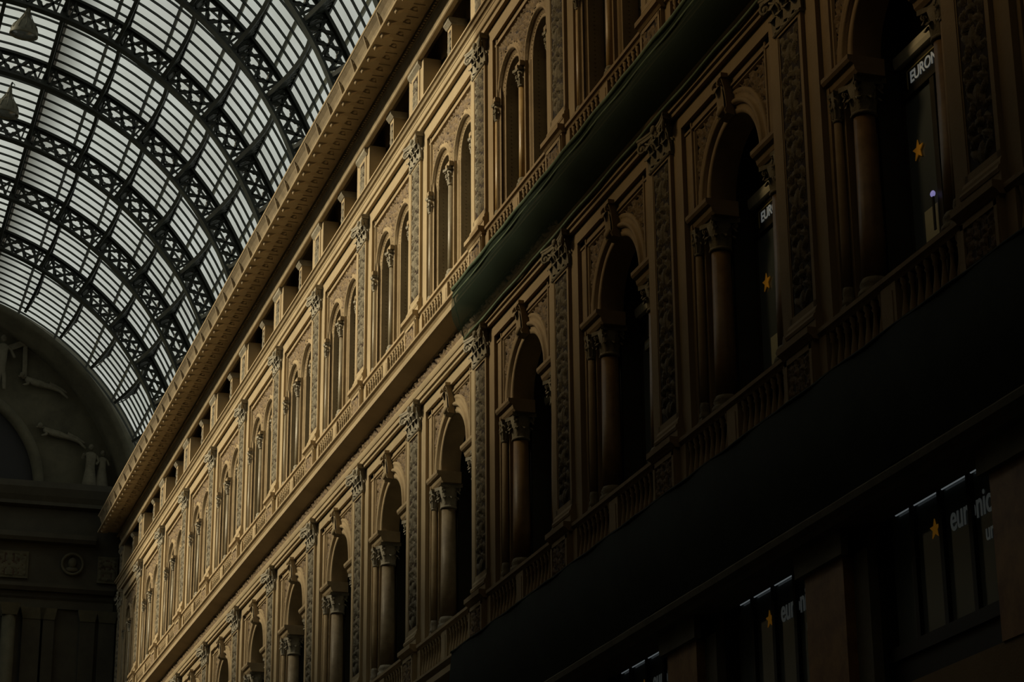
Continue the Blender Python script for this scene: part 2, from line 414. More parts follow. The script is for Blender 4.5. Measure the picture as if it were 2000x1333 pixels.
# lower block, mezzanine zone with openings
OPM = [5 * b + 2.5 for b in range(-5, 10)]
wr_.box(.1, 1.6, Y0, Y1, 0, 7.1)
edges = Y0
for c in OPM:
    wr_.box(.42, .62, edges, c - 1.5, 7.1, 9.62); edges = c + 1.5
wr_.box(.42, .62, edges, Y1, 7.1, 9.62)
wr_.box(.1, 1.6, Y0, Y1, 9.62, 11.0)
wr_.box(1.5, 1.8, Y0, Y1, 7.1, 9.62)
# piers of middle and upper storey
for k in range(-5, 11):
    y = 5 * k; ya = max(Y0, y - .78); yb = min(Y1, y + .78)
    for z0, z1 in ((11.0, 17.17), (18.5, 23.64)):
        wr_.box(W, .75, ya, yb, z0, z1)
wr_.box(W, .75, Y0, Y1, 17.17, 17.44)             # fascia over the middle arches
wr_.box(W, .75, Y0, Y1, 23.64, 23.98)             # fascia over the upper arches
wr_.box(W + .08, .75, Y0, Y1, 17.44, 18.3)
wr_.box(W, .75, Y0, Y1, 23.98, 24.3)
wr_.box(.75, 1.4, Y0, Y1, 24.3, 24.42)
wr_.box(.1, .5, Y0, Y1, 18.3, 18.5)
wr_.box(1.6, 1.8, Y0, Y1, 9.6, 27.0)               # back wall of the loggias
wr_.box(.0, 1.8, Y0, Y1, 26.42, 27.0)
wr_.box(.75, 1.8, Y0, Y1, 17.2, 18.3); wr_.box(.75, 1.8, Y0, Y1, 10.9, 11.05)
wr_.box(.05, 1.8, Y1 - .1, Y1, 0, 27.0)
wall = struct('wall_right', wr_, PL)
wr2 = MB().box(1.8, 2.2, 50.4, 51.5, 0, 27); wr2.box(1.0, 2.2, -60, -26, 0, 27); struct('wall_side', wr2, DST)

# unseen cover added over the near roof to darken the near facade
XC, ZC = -9.25, 26.5
RG = 11.18
def arcxz(r, a): return (XC + r * sin(a), ZC + r * cos(a))     # angle from the vertical, + towards the right wall
rc = MB(); n = 40
vs = []
for i in range(n + 1):
    a = -1.58 + 3.16 * i / n
    ye = 1.5 if a < -.02 else -1.0      # the added cover reaches further on the side across from the facade
    for r in (RG, RG + .15):
        x, z = arcxz(r + .03, a); vs += [(x, -60, z), (x, ye, z)]
fs = []
for i in range(n):
    b = i * 4; c = b + 4
    fs += [(b, b + 1, c + 1, c), (b + 2, c + 2, c + 3, b + 3), (b + 1, b + 3, c + 3, c + 1)]
rc.add(vs, fs); struct('added_ceiling_blocker', rc, LIGHT_BLOCKER)

# ---- glass vault
def arcband(mb, r0, r1, y0, y1, a0, a1, n):
    vs = []
    for i in range(n + 1):
        a = a0 + (a1 - a0) * i / n
        for r, y in ((r0, y0), (r0, y1), (r1, y1), (r1, y0)):
            x, z = arcxz(r, a); vs.append((x, y, z))
    fs = [(i * 4 + j, i * 4 + (j + 1) % 4, i * 4 + 4 + (j + 1) % 4, i * 4 + 4 + j) for i in range(n) for j in range(4)]
    fs += [(0, 1, 2, 3), (n * 4 + 3, n * 4 + 2, n * 4 + 1, n * 4)]
    mb.add(vs, fs)
AE = 1.53
g = MB(); vs = []; n = 72
for i in range(n + 1):
    a = -AE + 2 * AE * i / n; x, z = arcxz(RG, a); vs += [(x, -10.0, z), (x, 54.1, z)]
g.add(vs, [(2 * i, 2 * i + 1, 2 * i + 3, 2 * i + 2) for i in range(n)], True)
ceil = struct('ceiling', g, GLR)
PA = [math.radians(d) for d in (-48.2, -38, -27.8, -17.4, -7.2, 7.2, 17.4, 27.9, 38.0, 48.1, 58.0, 68.1, 78.2)]
gb = MB(); arcband(gb, RG - .09, RG - .02, -.022, .022, -AE, AE, 72); gbm = gb.mesh('glazing_bar', IRON)
for k in range(0, 11):
    for i in range(8):
        y = 5 * k + (i + .5) * .625
        if y < 54: ob('glazing_bar', gbm, IRON, ceil, (0, y, 0))
# outer purlins, above the glass
for a in [PA[6 + q] + (PA[7 + q] - PA[6 + q]) * f for q, f in enumerate((.74, .66, .58, .5, .45, .4))]:
    x, z = arcxz(RG + .15, a); m = MB(); m.bar((x, .5, z), (x, 54.1, z), .10, .08, (sin(a), 0, cos(a)))
    ob('outer_purlin', m, OIRON, ceil)
# ventilation lantern along the crown, outside the glass
lan = MB()
for s in (-1, 1):
    a = s * math.radians(17.6); x, z = arcxz(RG + .05, a)
    lan.box(min(x, x + s * .08), max(x, x + s * .08), .5, 54.1, z, z + .55)
ob('lantern_curb', lan, IRON, ceil)

# ---- arched ribs
RI, RO = 10.20, 10.96
ribf = {}
ic = MB(); arcband(ic, RI - .04, RI + .04, -.145, .145, -AE, AE, 80)
oc = MB(); arcband(oc, RO - .04, RO + .05, -.13, .13, -AE, AE, 80)
arcband(oc, RO - .12, RO, -.02, .02, -AE, AE, 80)
lat = MB()
def P3(r, a, y=0): x, z = arcxz(r, a); return (x, y, z)
allA = [math.radians(d) for d in (-88, -78.2, -68.1, -58.0)] + PA + [math.radians(88)]
for i in range(len(allA) - 1):
    a0, a1 = allA[i], allA[i + 1]
    m_ = 3
    pad = (a1 - a0) * .09
    for j in range(m_):
        b0 = a0 + pad + (a1 - a0 - 2 * pad) * j / m_; b1 = a0 + pad + (a1 - a0 - 2 * pad) * (j + 1) / m_; bm = (b0 + b1) / 2
        lat.bar(P3(RI, b0), P3(RO, b1), .08, .05, (0, 1, 0)); lat.bar(P3(RO, b0), P3(RI, b1), .08, .05, (0, 1, 0))
        # quatrefoil ring at each crossing
        cx, cy_, cz = P3((RI + RO) / 2, b0)
        pts = []
        for q in range(17):
            t = 2 * pi * q / 16; rr = .19 + .045 * cos(4 * t)
            pts.append(P3((RI + RO) / 2 + rr * sin(t), b0 + rr * cos(t) / 10.57))
        lat.tube(pts, .045, 4, False)
    # solid gusset and posts at the purlin
    lat.bar(P3(RI, a1), P3(RO, a1), .20, .05, (0, 1, 0))
    for dd in (-.022, .022): lat.bar(P3(RI, a1 + dd), P3(RO, a1 + dd), .05, .12, (0, 1, 0))
icm, ocm, latm = ic.mesh('inner_chord', IRON), oc.mesh('outer_chord', IRON), lat.mesh('lattice_web', IRON)
rib = None
for k in range(1, 10):
    far = 10 - k
    lab = 'dark iron lattice arch of the glass roof, ' + NTH[far] + ' from the far end wall'
    rb = thing('roof_arch', lab, 'roof arch', (0, 5 * k, 0), 'iron lattice arches of the glass roof')
    ob('inner_chord', icm, IRON, rb); ob('outer_chord', ocm, IRON, rb); ob('lattice_web', latm, IRON, rb)

# ---- arched purlin trusses between the ribs
def purlin_mesh():
    m = MB()        # local: y 0..L, radial = z, tangential = x
    L = 5.0; n = 20; top = .62; bz = lambda t: -.32 + .80 * (1 - abs(2 * t - 1) ** 2.2)
    pb = [(0, L * i / n, bz(i / n)) for i in range(n + 1)]
    for i in range(n): m.bar(pb[i], pb[i + 1], .12, .07, (0, 0, 1))
    m.bar((0, 0, top), (0, L, top), .11, .08, (0, 0, 1))
    for i in list(range(0, 6)) + list(range(15, 21)):
        y = L * i / n; m.bar((0, y, bz(i / n)), (0, y, top), .04, .04, (0, 1, 0))
        if i not in (5, 20):
            z2 = bz((i + 1) / n); y2 = L * (i + 1) / n
            m.bar((0, y, bz(i / n)), (0, y2, top), .035, .03, (1, 0, 0)); m.bar((0, y, top), (0, y2, z2), .035, .03, (1, 0, 0))
        zc = (bz(i / n) + top) / 2; rr = (top - bz(i / n)) * .3
        m.tube([(0, y + .12 + rr * cos(2 * pi * q / 10), zc + rr * sin(2 * pi * q / 10)) for q in range(11)], .022, 4, False)
    return m.mesh('arched_bar', IRON)
pm = purlin_mesh()
pos_words = {5: 'row right of crown', 6: 'second row right of crown', 7: 'third row from crown', 8: 'fourth row from crown', 9: 'fifth row from crown', 10: 'sixth row from crown', 11: 'second row above cornice', 12: 'lowest row above cornice'}
for i, a in enumerate(PA):
    straight = abs(math.degrees(a)) < 20
    for k in range(1, 10):
        if i < 4 or (i < 7 and k < 4): continue       # stands outside the picture
        if straight:
            m = MB(); L = 5.0
            m.bar((0, 0, .0), (0, L, .0), .12, .10, (0, 0, 1)); m.bar((0, 0, .56), (0, L, .56), .10, .08, (0, 0, 1))
            for q in range(10): m.bar((0, L * q / 10, 0), (0, L * (q + 1) / 10, .56) , .03, .03, (1, 0, 0))
            if not ribf.get(('s', L)): ribf[('s', L)] = m.mesh('straight_bar', IRON)
            me = ribf[('s', L)]
        else: me = pm
        if i < 5:
            side = 'left of the crown'
            lab = 'iron roof bar, %s row left of crown, %s span from end wall' % (NTH[5 - i], NTH[10 - k])
        else:
            lab = 'iron roof bar, %s, %s span from end wall' % (pos_words[i], NTH[10 - k])
        o = ob('roof_purlin', me, IRON, None, None); x, z = arcxz(RI + .30, a)
        o.location = (x, 5 * k, z); o.rotation_euler = (0, a, 0)
        tag(o, ' '.join(lab.split()), 'roof bar', 'iron cross bars between the roof arches')

# ================================================================== mouldings along the facade
def run(name, prof, m, y0=Y0, y1=Y1): return struct(name, MB().ext(prof, y0, y1), m)
# crowning cornice: gutter face, corona, bed mouldings
cor = thing('cornice', 'long ochre crowning cornice under the edge of the glass roof', 'cornice', (0, 0, 26.4))
def cp(name, prof, m=PLR): return ob(name, MB().ext([(x, z - 26.4) for x, z in prof], Y0, Y1 - .3), m, cor)
cp('gutter_face', [(.0, 26.46), (-.80, 26.46), (-.81, 26.56), (-.82, 26.70), (-.86, 26.84), (-.92, 26.95), (-1.0, 27.04), (-1.01, 27.06), (-1.01, 27.11), (.0, 27.11)], GUT)
cp('lower_lip', [(-.6, 26.37), (-1.0, 26.37), (-1.015, 26.40), (-1.0, 26.44), (-.80, 26.46), (-.6, 26.46)], PL)
cp('soffit', [(.0, 26.42), (-.97, 26.42), (-.97, 26.43), (.0, 26.43)])
cp('upper_lip', [(-.9, 27.05), (-1.015, 27.05), (-1.03, 27.08), (-1.015, 27.115), (-.9, 27.115)], PL)
cp('bed_moulding', [(.0, 26.02), (-.05, 26.02), (-.05, 26.12), (-.09, 26.16), (-.11, 26.26), (-.13, 26.28), (-.13, 26.34), (-.17, 26.36), (-.17, 26.42), (.0, 26.42)])
cp('architrave', [(.0, 25.76), (-.10, 25.76), (-.12, 25.78), (-.12, 25.92), (-.10, 25.94), (-.03, 25.96), (-.03, 26.03), (.0, 26.03)], PL)
md = MB()
md.ext([(-.42, .02), (-.93, .02), (-.95, -.02), (-.93, -.07), (-.87, -.095), (-.80, -.07), (-.72, -.03), (-.6, -.035), (-.5, -.06), (-.42, -.06)], -.085, .085)
md.ball((-.89, 0, -.085), (.045, .08, .05))
mdm = md.mesh('modillion', PLR)
dn = MB()
for i in range(8):
    dn.box(-.17, -.09, i * .625 / 4 * 1 + 0, i * .625 / 4 + .09, -.13, -.04)
for k in range(96):
    y = 50.0 - k * .625
    ob('modillion', mdm, PLR, cor, (0, y - .31, 0))
dm = MB(); y = Y0
while y < Y1: dm.box(-.185, -.12, y, y + .07, -.09, -.035); y += .125
dd = ob('dentils', dm, PLR, cor); dd['kind'] = 'stuff'
sp = MB(); sp.ball((-.91, 0, .52), (.05, .05, .06)); sp.add([(-.84, -.03, .1), (-.84, .03, .1), (-1.0, .03, .62), (-1.0, -.03, .62), (-.8, -.03, .1), (-.8, .03, .1), (-.8, .03, .62), (-.8, -.03, .62)], [(0, 1, 2, 3), (4, 7, 6, 5), (0, 3, 7, 4), (1, 5, 6, 2), (0, 4, 5, 1), (3, 2, 6, 7)])
spm = sp.mesh('gutter_boss', GUT)
for k in range(44): ob('gutter_boss', spm, PLR, cor, (0, 49.9 - k * 1.25, 0))
cf = MB(); y = Y0
for k in range(120):
    y = Y1 - .9 - k * .625
    if y < Y0: break
    cf.box(-.70, -.30, y - .17, y + .17, -.0, .03); cf.ball((-.5, y, -.0), (.07, .07, .05), 6, 4)
co = ob('coffer_rosettes', cf, PLR, cor); co['kind'] = 'stuff'
# gutter wall behind
struct('trim_1', MB().box(-.55, 1.9, Y0, Y1, 27.0, 27.08), DST)
# sill moulding of the attic
run('trim_2', [(.05, 24.25), (-.08, 24.25), (-.08, 24.29), (-.10, 24.32), (-.13, 24.33), (-.16, 24.38), (-.20, 24.40), (-.20, 24.44), (-.17, 24.46), (-.05, 24.5), (.05, 24.5)], PL)
# architrave bands above upper capitals
run('trim_3', [(.05, 23.97), (-.04, 23.97), (-.04, 24.06), (-.045, 24.07), (-.01, 24.09), (-.06, 24.115), (-.07, 24.13), (-.07, 24.25), (.05, 24.25)], PL)
# architrave above the middle capitals
run('trim_4', [(.3, 17.42), (-.03, 17.42), (-.03, 17.49), (-.07, 17.50), (-.07, 17.60), (-.09, 17.61), (-.10, 17.64), (-.11, 17.70), (-.11, 17.74), (-.08, 17.77), (.0, 17.78), (.3, 17.78)], PL)
# balcony ledge above it
led = thing('balcony_ledge', 'long projecting ochre ledge below the upper windows, lit edge', 'ledge', (0, 0, 18.2))
def lp(par, zb, name, prof, m=PLR): return ob(name, MB().ext([(x, z - zb) for x, z in prof], Y0, Y1), m, par)
lp(led, 18.2, 'lower_band', [(.1, 18.02), (-.06, 18.02), (-.10, 18.06), (-.40, 18.14), (-.45, 18.16), (-.45, 18.28), (-.42, 18.30), (.1, 18.30)], PL)
lp(led, 18.2, 'upper_moulding', [(.1, 18.30), (-.40, 18.30), (-.43, 18.34), (-.45, 18.37), (-.50, 18.40), (-.50, 18.45), (-.46, 18.46), (.1, 18.46)])
led2 = thing('balcony_ledge', 'projecting stone ledge below the middle arches, mostly in shade', 'ledge', (0, 0, 10.9))
lp(led2, 10.9, 'lower_band', [(.1, 10.78), (-.40, 10.78), (-.43, 10.80), (-.43, 10.92), (-.40, 10.94), (.1, 10.94)], PL)
lp(led2, 10.9, 'upper_moulding', [(.1, 10.94), (-.38, 10.94), (-.42, 10.98), (-.48, 11.02), (-.48, 11.07), (-.44, 11.08), (.1, 11.08)])
# cornice over the mezzanine windows
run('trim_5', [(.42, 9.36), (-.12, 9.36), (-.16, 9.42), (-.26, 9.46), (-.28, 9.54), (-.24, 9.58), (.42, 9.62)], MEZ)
# carved frieze between ledge and architrave, one slab per bay
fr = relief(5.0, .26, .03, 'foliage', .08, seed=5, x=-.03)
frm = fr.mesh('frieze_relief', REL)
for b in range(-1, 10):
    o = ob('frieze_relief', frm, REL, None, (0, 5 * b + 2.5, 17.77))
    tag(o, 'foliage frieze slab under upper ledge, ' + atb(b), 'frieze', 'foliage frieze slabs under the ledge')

# ================================================================== upper storey pilaster
def make_pilaster(name, label, hb, z0, z1, H, P, hw, grp, seed):
    """shaft from z0 to z1, capital H above; origin at the foot (y=0,z=z0)"""
    t = thing(name, label, 'pilaster', (0, 0, z0), grp); h = z1 - z0
    s = MB(); s.box(.015, .05, -hb, hb, .0, h)
    bw = .085
    for y0, y1 in ((-hb, -hb + bw), (hb - bw, hb)): s.box(-.012, .016, y0, y1, 0, h)
    s.box(-.012, .016, -hb, hb, 0, .10); s.box(-.012, .016, -hb, hb, h - .09, h)
    for y0, y1 in ((-hb + bw, -hb + bw + .025), (hb - bw - .025, hb - bw)): s.box(.0, .016, y0, y1, .10, h - .09)
    ob('shaft', s, PL if seed == 1 else PL, t)
    ob('carved_panel', relief(2 * hb - 2 * bw - .05, h - .19, .022, 'candelabra', .06, seed=seed, x=.012), RELG, t, (0, 0, .10))
    ob('capital', pil_capital(hw, H, P, hb * .98), ST, t, (0, 0, h))
    b = MB(); b.box(-.06, .05, -hb - .05, hb + .05, -.32, -.2); b.ext([(.05, -.2), (-.07, -.2), (-.085, -.16), (-.07, -.12), (-.045, -.10), (-.045, -.06), (-.02, 0), (.05, 0)], -hb - .03, hb + .03)
    ob('base', b, PL, t)
    return t
UG = 'carved pilasters of the upper storey'; LG = 'carved pilasters of the middle storey'
up = make_pilaster('carved_pilaster', 'x', .43, 19.95, 23.33, .60, .15, .53, UG, 1); upt = tree(up)
lo = make_pilaster('carved_pilaster', 'x', .43, 12.48, 16.92, .60, .17, .57, LG, 2); lot = tree(lo)
first = True
for k in range(-3, 11):
    lab = 'carved upper-storey pilaster with leafy capital, ' + atp(k)
    if first: up.location = (0, 5 * k, 19.95); up['label'] = lab; first = False
    else: dup(upt, (0, 5 * k, 19.95), lab)
first = True
for k in range(-5, 9):
    lab = 'carved middle-storey pilaster with leafy capital, ' + atp(k)
    if first: lo.location = (0, 5 * k, 12.48); lo['label'] = lab; first = False
    else: dup(lot, (0, 5 * k, 12.48), lab)

# pedestals between the balustrades
def make_pedestal(h, P, g):
    t = thing('pedestal', 'x', 'pedestal', (0, 0, 0), g)
    b = MB(); b.box(-P * .5, .1, -.45, .45, 0, h - .15); ob('block', b, PL, t)
    c = MB(); c.ext([(.1, h - .16), (-P * .5 - .01, h - .16), (-P * .72, h - .12), (-P * .8, h - .11), (-P, h - .09), (-P, h), (.1, h)], -.5, .5)
    ob('cap_moulding', c, PLR, t)
    f = MB(); 
    for y0, y1, za, zb in ((-.43, -.36, .02, h - .2), (.36, .43, .02, h - .2), (-.43, .43, .02, .09), (-.43, .43, h - .27, h - .2)): f.box(-P * .5 - .025, -P * .5, y0, y1, za, zb)
    ob('panel_border', f, PL, t)
    ob('carved_panel', relief(.70, h - .38, .03, 'foliage', .04, seed=9, x=-P * .5 - .002), REL, t, (0, 0, .10))
    return t
pu = make_pedestal(19.62 - 18.46, .19, 'pedestals under the upper pilasters'); put = tree(pu)
plo = make_pedestal(12.15 - 11.08, .20, 'pedestals under the middle pilasters'); plt = tree(plo)
first = True
for k in range(-3, 11):
    lab = 'carved pedestal under the upper pilaster, ' + atp(k)
    if first: pu.location = (0, 5 * k, 18.46); pu['label'] = lab; first = False
    else: dup(put, (0, 5 * k, 18.46), lab)
first = True
for k in range(-5, 8):
    lab = 'carved pedestal under the middle-storey pilaster, ' + atp(k)
    if first: plo.location = (0, 5 * k, 11.08); plo['label'] = lab; first = False
    else: dup(plt, (0, 5 * k, 11.08), lab)

# balustrades
def make_balustrade(h, g):
    t = thing('balustrade', 'x', 'balustrade', (0, 0, 0), g)
    r = MB(); r.ext([(.11, h - .14), (.0, h - .14), (-.02, h - .10), (-.06, h - .08), (-.06, h - .02), (-.03, h), (.125, h)], -2.0, 2.0); ob('handrail', r, PLR, t)
    b = MB(); b.box(-.03, .11, -2.05, 2.05, 0, .12); ob('plinth', b, PL, t)
    po = MB(); po.box(-.025, .11, -.2, .2, .12, h - .14); po.box(-.035, -.02, -.12, .12, .22, h - .24)
    ob('post', po, PL, t)
    p2 = MB(); p2.box(-.025, .11, -.12, .12, .12, h - .14)
    p2m = p2.mesh('post', PL)
    ob('post', p2m, PL, t, (0, -1.93, 0)); ob('post', p2m, PL, t, (0, 1.93, 0))
    H = h - .26
    ba = MB(); ba.lathe([(.05, 0), (.05, .05), (.03, .08), (.035, .12), (.062, H * .32), (.055, H * .42), (.026, H * .66), (.024, H * .8), (.045, H * .84), (.03, H * .88), (.05, H * .94), (.05, H)], n=8)
    bam = ba.mesh('baluster', PLR)
    for s in (-1, 1):
        for i in range(8): ob('baluster', bam, PLR, t, (.045, s * (.31 + i * .205), .12))
    return t
bu = make_balustrade(19.60 - 18.46, 'balustrades below the upper windows'); but = tree(bu)
bl = make_balustrade(12.13 - 11.08, 'balustrades below the middle arches'); blt = tree(bl)
first = True
for b in range(-3, 10):
    lab = 'stone balustrade below paired windows, ' + atb(b)
    if first: bu.location = (0, 5 * b + 2.5, 18.46); bu['label'] = lab; first = False
    else: dup(but, (0, 5 * b + 2.5, 18.46), lab)
first = True
for b in range(-5, 7):
    lab = 'stone balustrade below tall arch, ' + atb(b)
    if first: bl.location = (0, 5 * b + 2.5, 11.08); bl['label'] = lab; first = False
    else: dup(blt, (0, 5 * b + 2.5, 11.08), lab)

# ---- upper paired arched windows: origin at y = bay centre, z = springing 22.3
def make_twin():
    t = thing('paired_window', 'x', 'window', (0, 0, 22.3), 'paired arched windows of the upper storey')
    zb = 18.5 - 22.3; zt = 23.64 - 22.3
    f = MB()      # stepped rectangular frame
    zf = 19.6 - 22.3
    for s in (-1, 1):
        f.extz([(.12, s * 1.74), (.12, s * 1.66), (.10, s * 1.65), (.10, s * 1.60), (.15, s * 1.58), (.17, s * 1.54), (.17, s * 1.79), (.12, s * 1.79)][::s], zf, zt)
    f.ext([(.12, zt), (.12, zt - .10), (.10, zt - .11), (.10, zt - .16), (.15, zt - .18), (.17, zt - .21), (.2, zt)], -1.78, 1.78)
    ob('frame_moulding', f, PLR, t)
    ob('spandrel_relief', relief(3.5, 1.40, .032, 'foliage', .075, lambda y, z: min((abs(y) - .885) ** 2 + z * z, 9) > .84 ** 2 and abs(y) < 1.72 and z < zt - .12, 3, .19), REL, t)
    prof = [(.885, .19), (.885, .16), (.775, .16), (.77, .13), (.74, .115), (.71, .13), (.705, .19), (.66, .21), (.61, .27), (.605, .24), (.58, .23), (.555, .24), (.55, .30), (.55, .62), (.885, .62)]
    for c in (-.885, .885):
        a = MB().sweep(prof, c, 0, 0, pi, 20); ob('archivolt', a, PLR, t)
        bd = MB()
        for i in range(24):
            an = pi * (i + .5) / 24; bd.ball((.245, c + .655 * cos(an), .655 * sin(an)), .027, 5, 4)
        for sy in (-1, 1):
            for i in range(34): bd.ball((.245, c + sy * .655, -.05 - i * .10), .024, 5, 4)
        for i in range(18):
            an = pi * (i + .5) / 18; bd.ball((.36, c + .55 * cos(an), .55 * sin(an)), .02, 4, 3)
        for i in range(40): bd.ball((.36, c + .55, -.05 - i * .085), .02, 4, 3)
        bo_ = ob('bead_moulding', bd, PLR, t); bo_['kind'] = 'stuff'
        w_ = MB()    # frame of the glazed door behind the arch
        w_.sweep([(.56, .54), (.49, .54), (.49, .58), (.56, .58)], c, 0, 0, pi, 14)
        for y0, y1 in ((-.55, -.48), (.48, .55), (-.03, .03)): w_.box(.54, .58, c + y0, c + y1, zb, 0.02)
        w_.box(.53, .58, c - .55, c + .55, -.05, .04); w_.box(.54, .58, c - .55, c + .55, -1.5, -1.44)
        ob('window_frame', w_, WOOD, t)
        gp = MB(); gp.box(.565, .57, c - .55, c + .55, zb, 0)
        gp.add([(.567, c + .55 * cos(pi * i / 14), .55 * sin(pi * i / 14)) for i in range(15)], [list(range(15))])
        ob('pane', gp, GLD, t)
    P2 = [(x, r) for r, x in prof]
    for c in (-.885, .885):
        for s in (-1, 1): ob('pier', MB().extz([(x, c + s * r) for x, r in P2][::s], zb, 0), PLR, t)
    ob('impost', MB().box(.03, .3, -.16, .16, -.10, 0), PLR, t)     # impost slabs over the little columns
    for s in (-1, 1): ob('impost', MB().box(.05, .3, s * 1.66 - .09, s * 1.66 + .09, -.10, 0), PLR, t)
    for y, r, mt in ((0, .075, MARG), (-1.655, .05, MARG), (1.655, .05, MARG)):
        cx = .12 if y == 0 else .125
        c_ = MB(); c_.lathe([(r * 1.02, -2.62), (r, -1.8), (r * .9, -.52)], cx, y, 0, 14); co_ = ob('column', c_, mt, t)
        ca = col_capital(r * .92, .36, r * 2.0); ca.xf(Matrix.Translation((cx, y, -.47))); ob('capital', ca, ST, co_)
        ba = MB(); ba.lathe([(r * 1.6, -2.66), (r * 1.6, -2.64), (r * 1.75, -2.62), (r * 1.6, -2.58), (r * 1.2, -2.56), (r * 1.4, -2.52), (r * 1.05, -2.47)], cx, y, 0, 14)
        ba.box(cx - r * 1.8, cx + r * 1.8, y - r * 1.8, y + r * 1.8, -2.76 + .06, -2.66); ob('base', ba, ST, co_)
    return t
tw = make_twin(); twt = tree(tw); first = True
for b in range(-3, 10):
    lab = 'paired arched windows around slender column, ' + atb(b)
    if first: tw.location = (0, 5 * b + 2.5, 22.3); tw['label'] = lab; first = False
    else: dup(twt, (0, 5 * b + 2.5, 22.3), lab)

# ---- attic: low openings between piers and posts, z 24.5..25.75
def make_attic_pier(hw, g, nm, mt):
    t = thing(nm, 'x', 'pier', (0, 0, 24.5), g); h = 25.75 - 24.5
    s = MB(); s.box(.0, .42, -hw, hw, 0, h)
    if nm == 'attic_pier':
        s.box(-.02, .01, -.34, .34, 0, h)
    ob('shaft', s, PL, t)
    pw = .40 if nm == 'attic_pier' else .2
    x0 = -.022 if nm == 'attic_pier' else -.002
    ob('carved_panel', relief(pw, h - .35, .028, 'candelabra', .035, seed=4, x=x0), RELG, t, (0, 0, .1))
    c = MB(); cw = .40 if nm == 'attic_pier' else hw
    c.ext([(.42, h - .16), (-.02, h - .16), (-.05, h - .12), (-.09, h - .07), (-.09, h), (.42, h)], -cw - .05, cw + .05); ob('cap_moulding', c, ST, t)
    return t
AP = make_attic_pier(.62, 'piers of the attic openings', 'attic_pier', PL); apt = tree(AP)
AQ = make_attic_pier(.16, 'small posts of the attic openings', 'attic_post', ST); aqt = tree(AQ)
first = True
for k in range(-1, 11):
    lab = 'broad attic pier with carved panel, ' + atp(k)
    if first: AP.location = (0, 5 * k, 24.5); AP['label'] = lab; first = False
    else: dup(apt, (0, 5 * k, 24.5), lab)
first = True
aw = None
for b in range(-1, 10):
    lab = 'slim post midway between two attic piers, ' + atb(b)
    if first: AQ.location = (.08, 5 * b + 2.5, 24.5); AQ['label'] = lab; first = False
    else: dup(aqt, (.08, 5 * b + 2.5, 24.5), lab)
# attic back wall with small windows
ab = MB(); ab.box(.42, .8, Y0, Y1, 24.4, 24.55); ab.box(.42, .8, Y0, Y1, 25.62, 26.45)
for b in range(-2, 10):
    yc = 5 * b + 2.5
    for a, c in ((yc - 2.5, yc - 1.5), (yc - .75, yc + .75), (yc + 1.5, yc + 2.5)): ab.box(.42, .8, a, c, 24.5, 25.7)
struct('trim_6', ab, PL)
def make_aw():
    t = thing('attic_window', 'x', 'window', (0, 0, 0), 'small dark windows of the attic')
    f = MB(); 
    for y0, y1 in ((-.375, -.32), (.32, .375), (-.02, .02)): f.box(.5, .56, y0, y1, 0, 1.1)
    f.box(.5, .56, -.375, .375, 0, .06); f.box(.5, .56, -.375, .375, 1.04, 1.1); ob('window_frame', f, WOOD, t)
    ob('pane', MB().box(.54, .55, -.375, .375, 0, 1.1), GLD, t)
    return t
A0 = make_aw(); a0t = tree(A0); first = True
for b in range(-1, 10):
    for s, wd in ((-1, 'nearer'), (1, 'farther')):
        lab = 'small dark attic window, %s of two, %s' % (wd, atb(b)); lc = (0, 5 * b + 2.5 + s * 1.125, 24.54)
        if first: A0.location = lc; A0['label'] = lab; first = False
        else: dup(a0t, lc, lab)

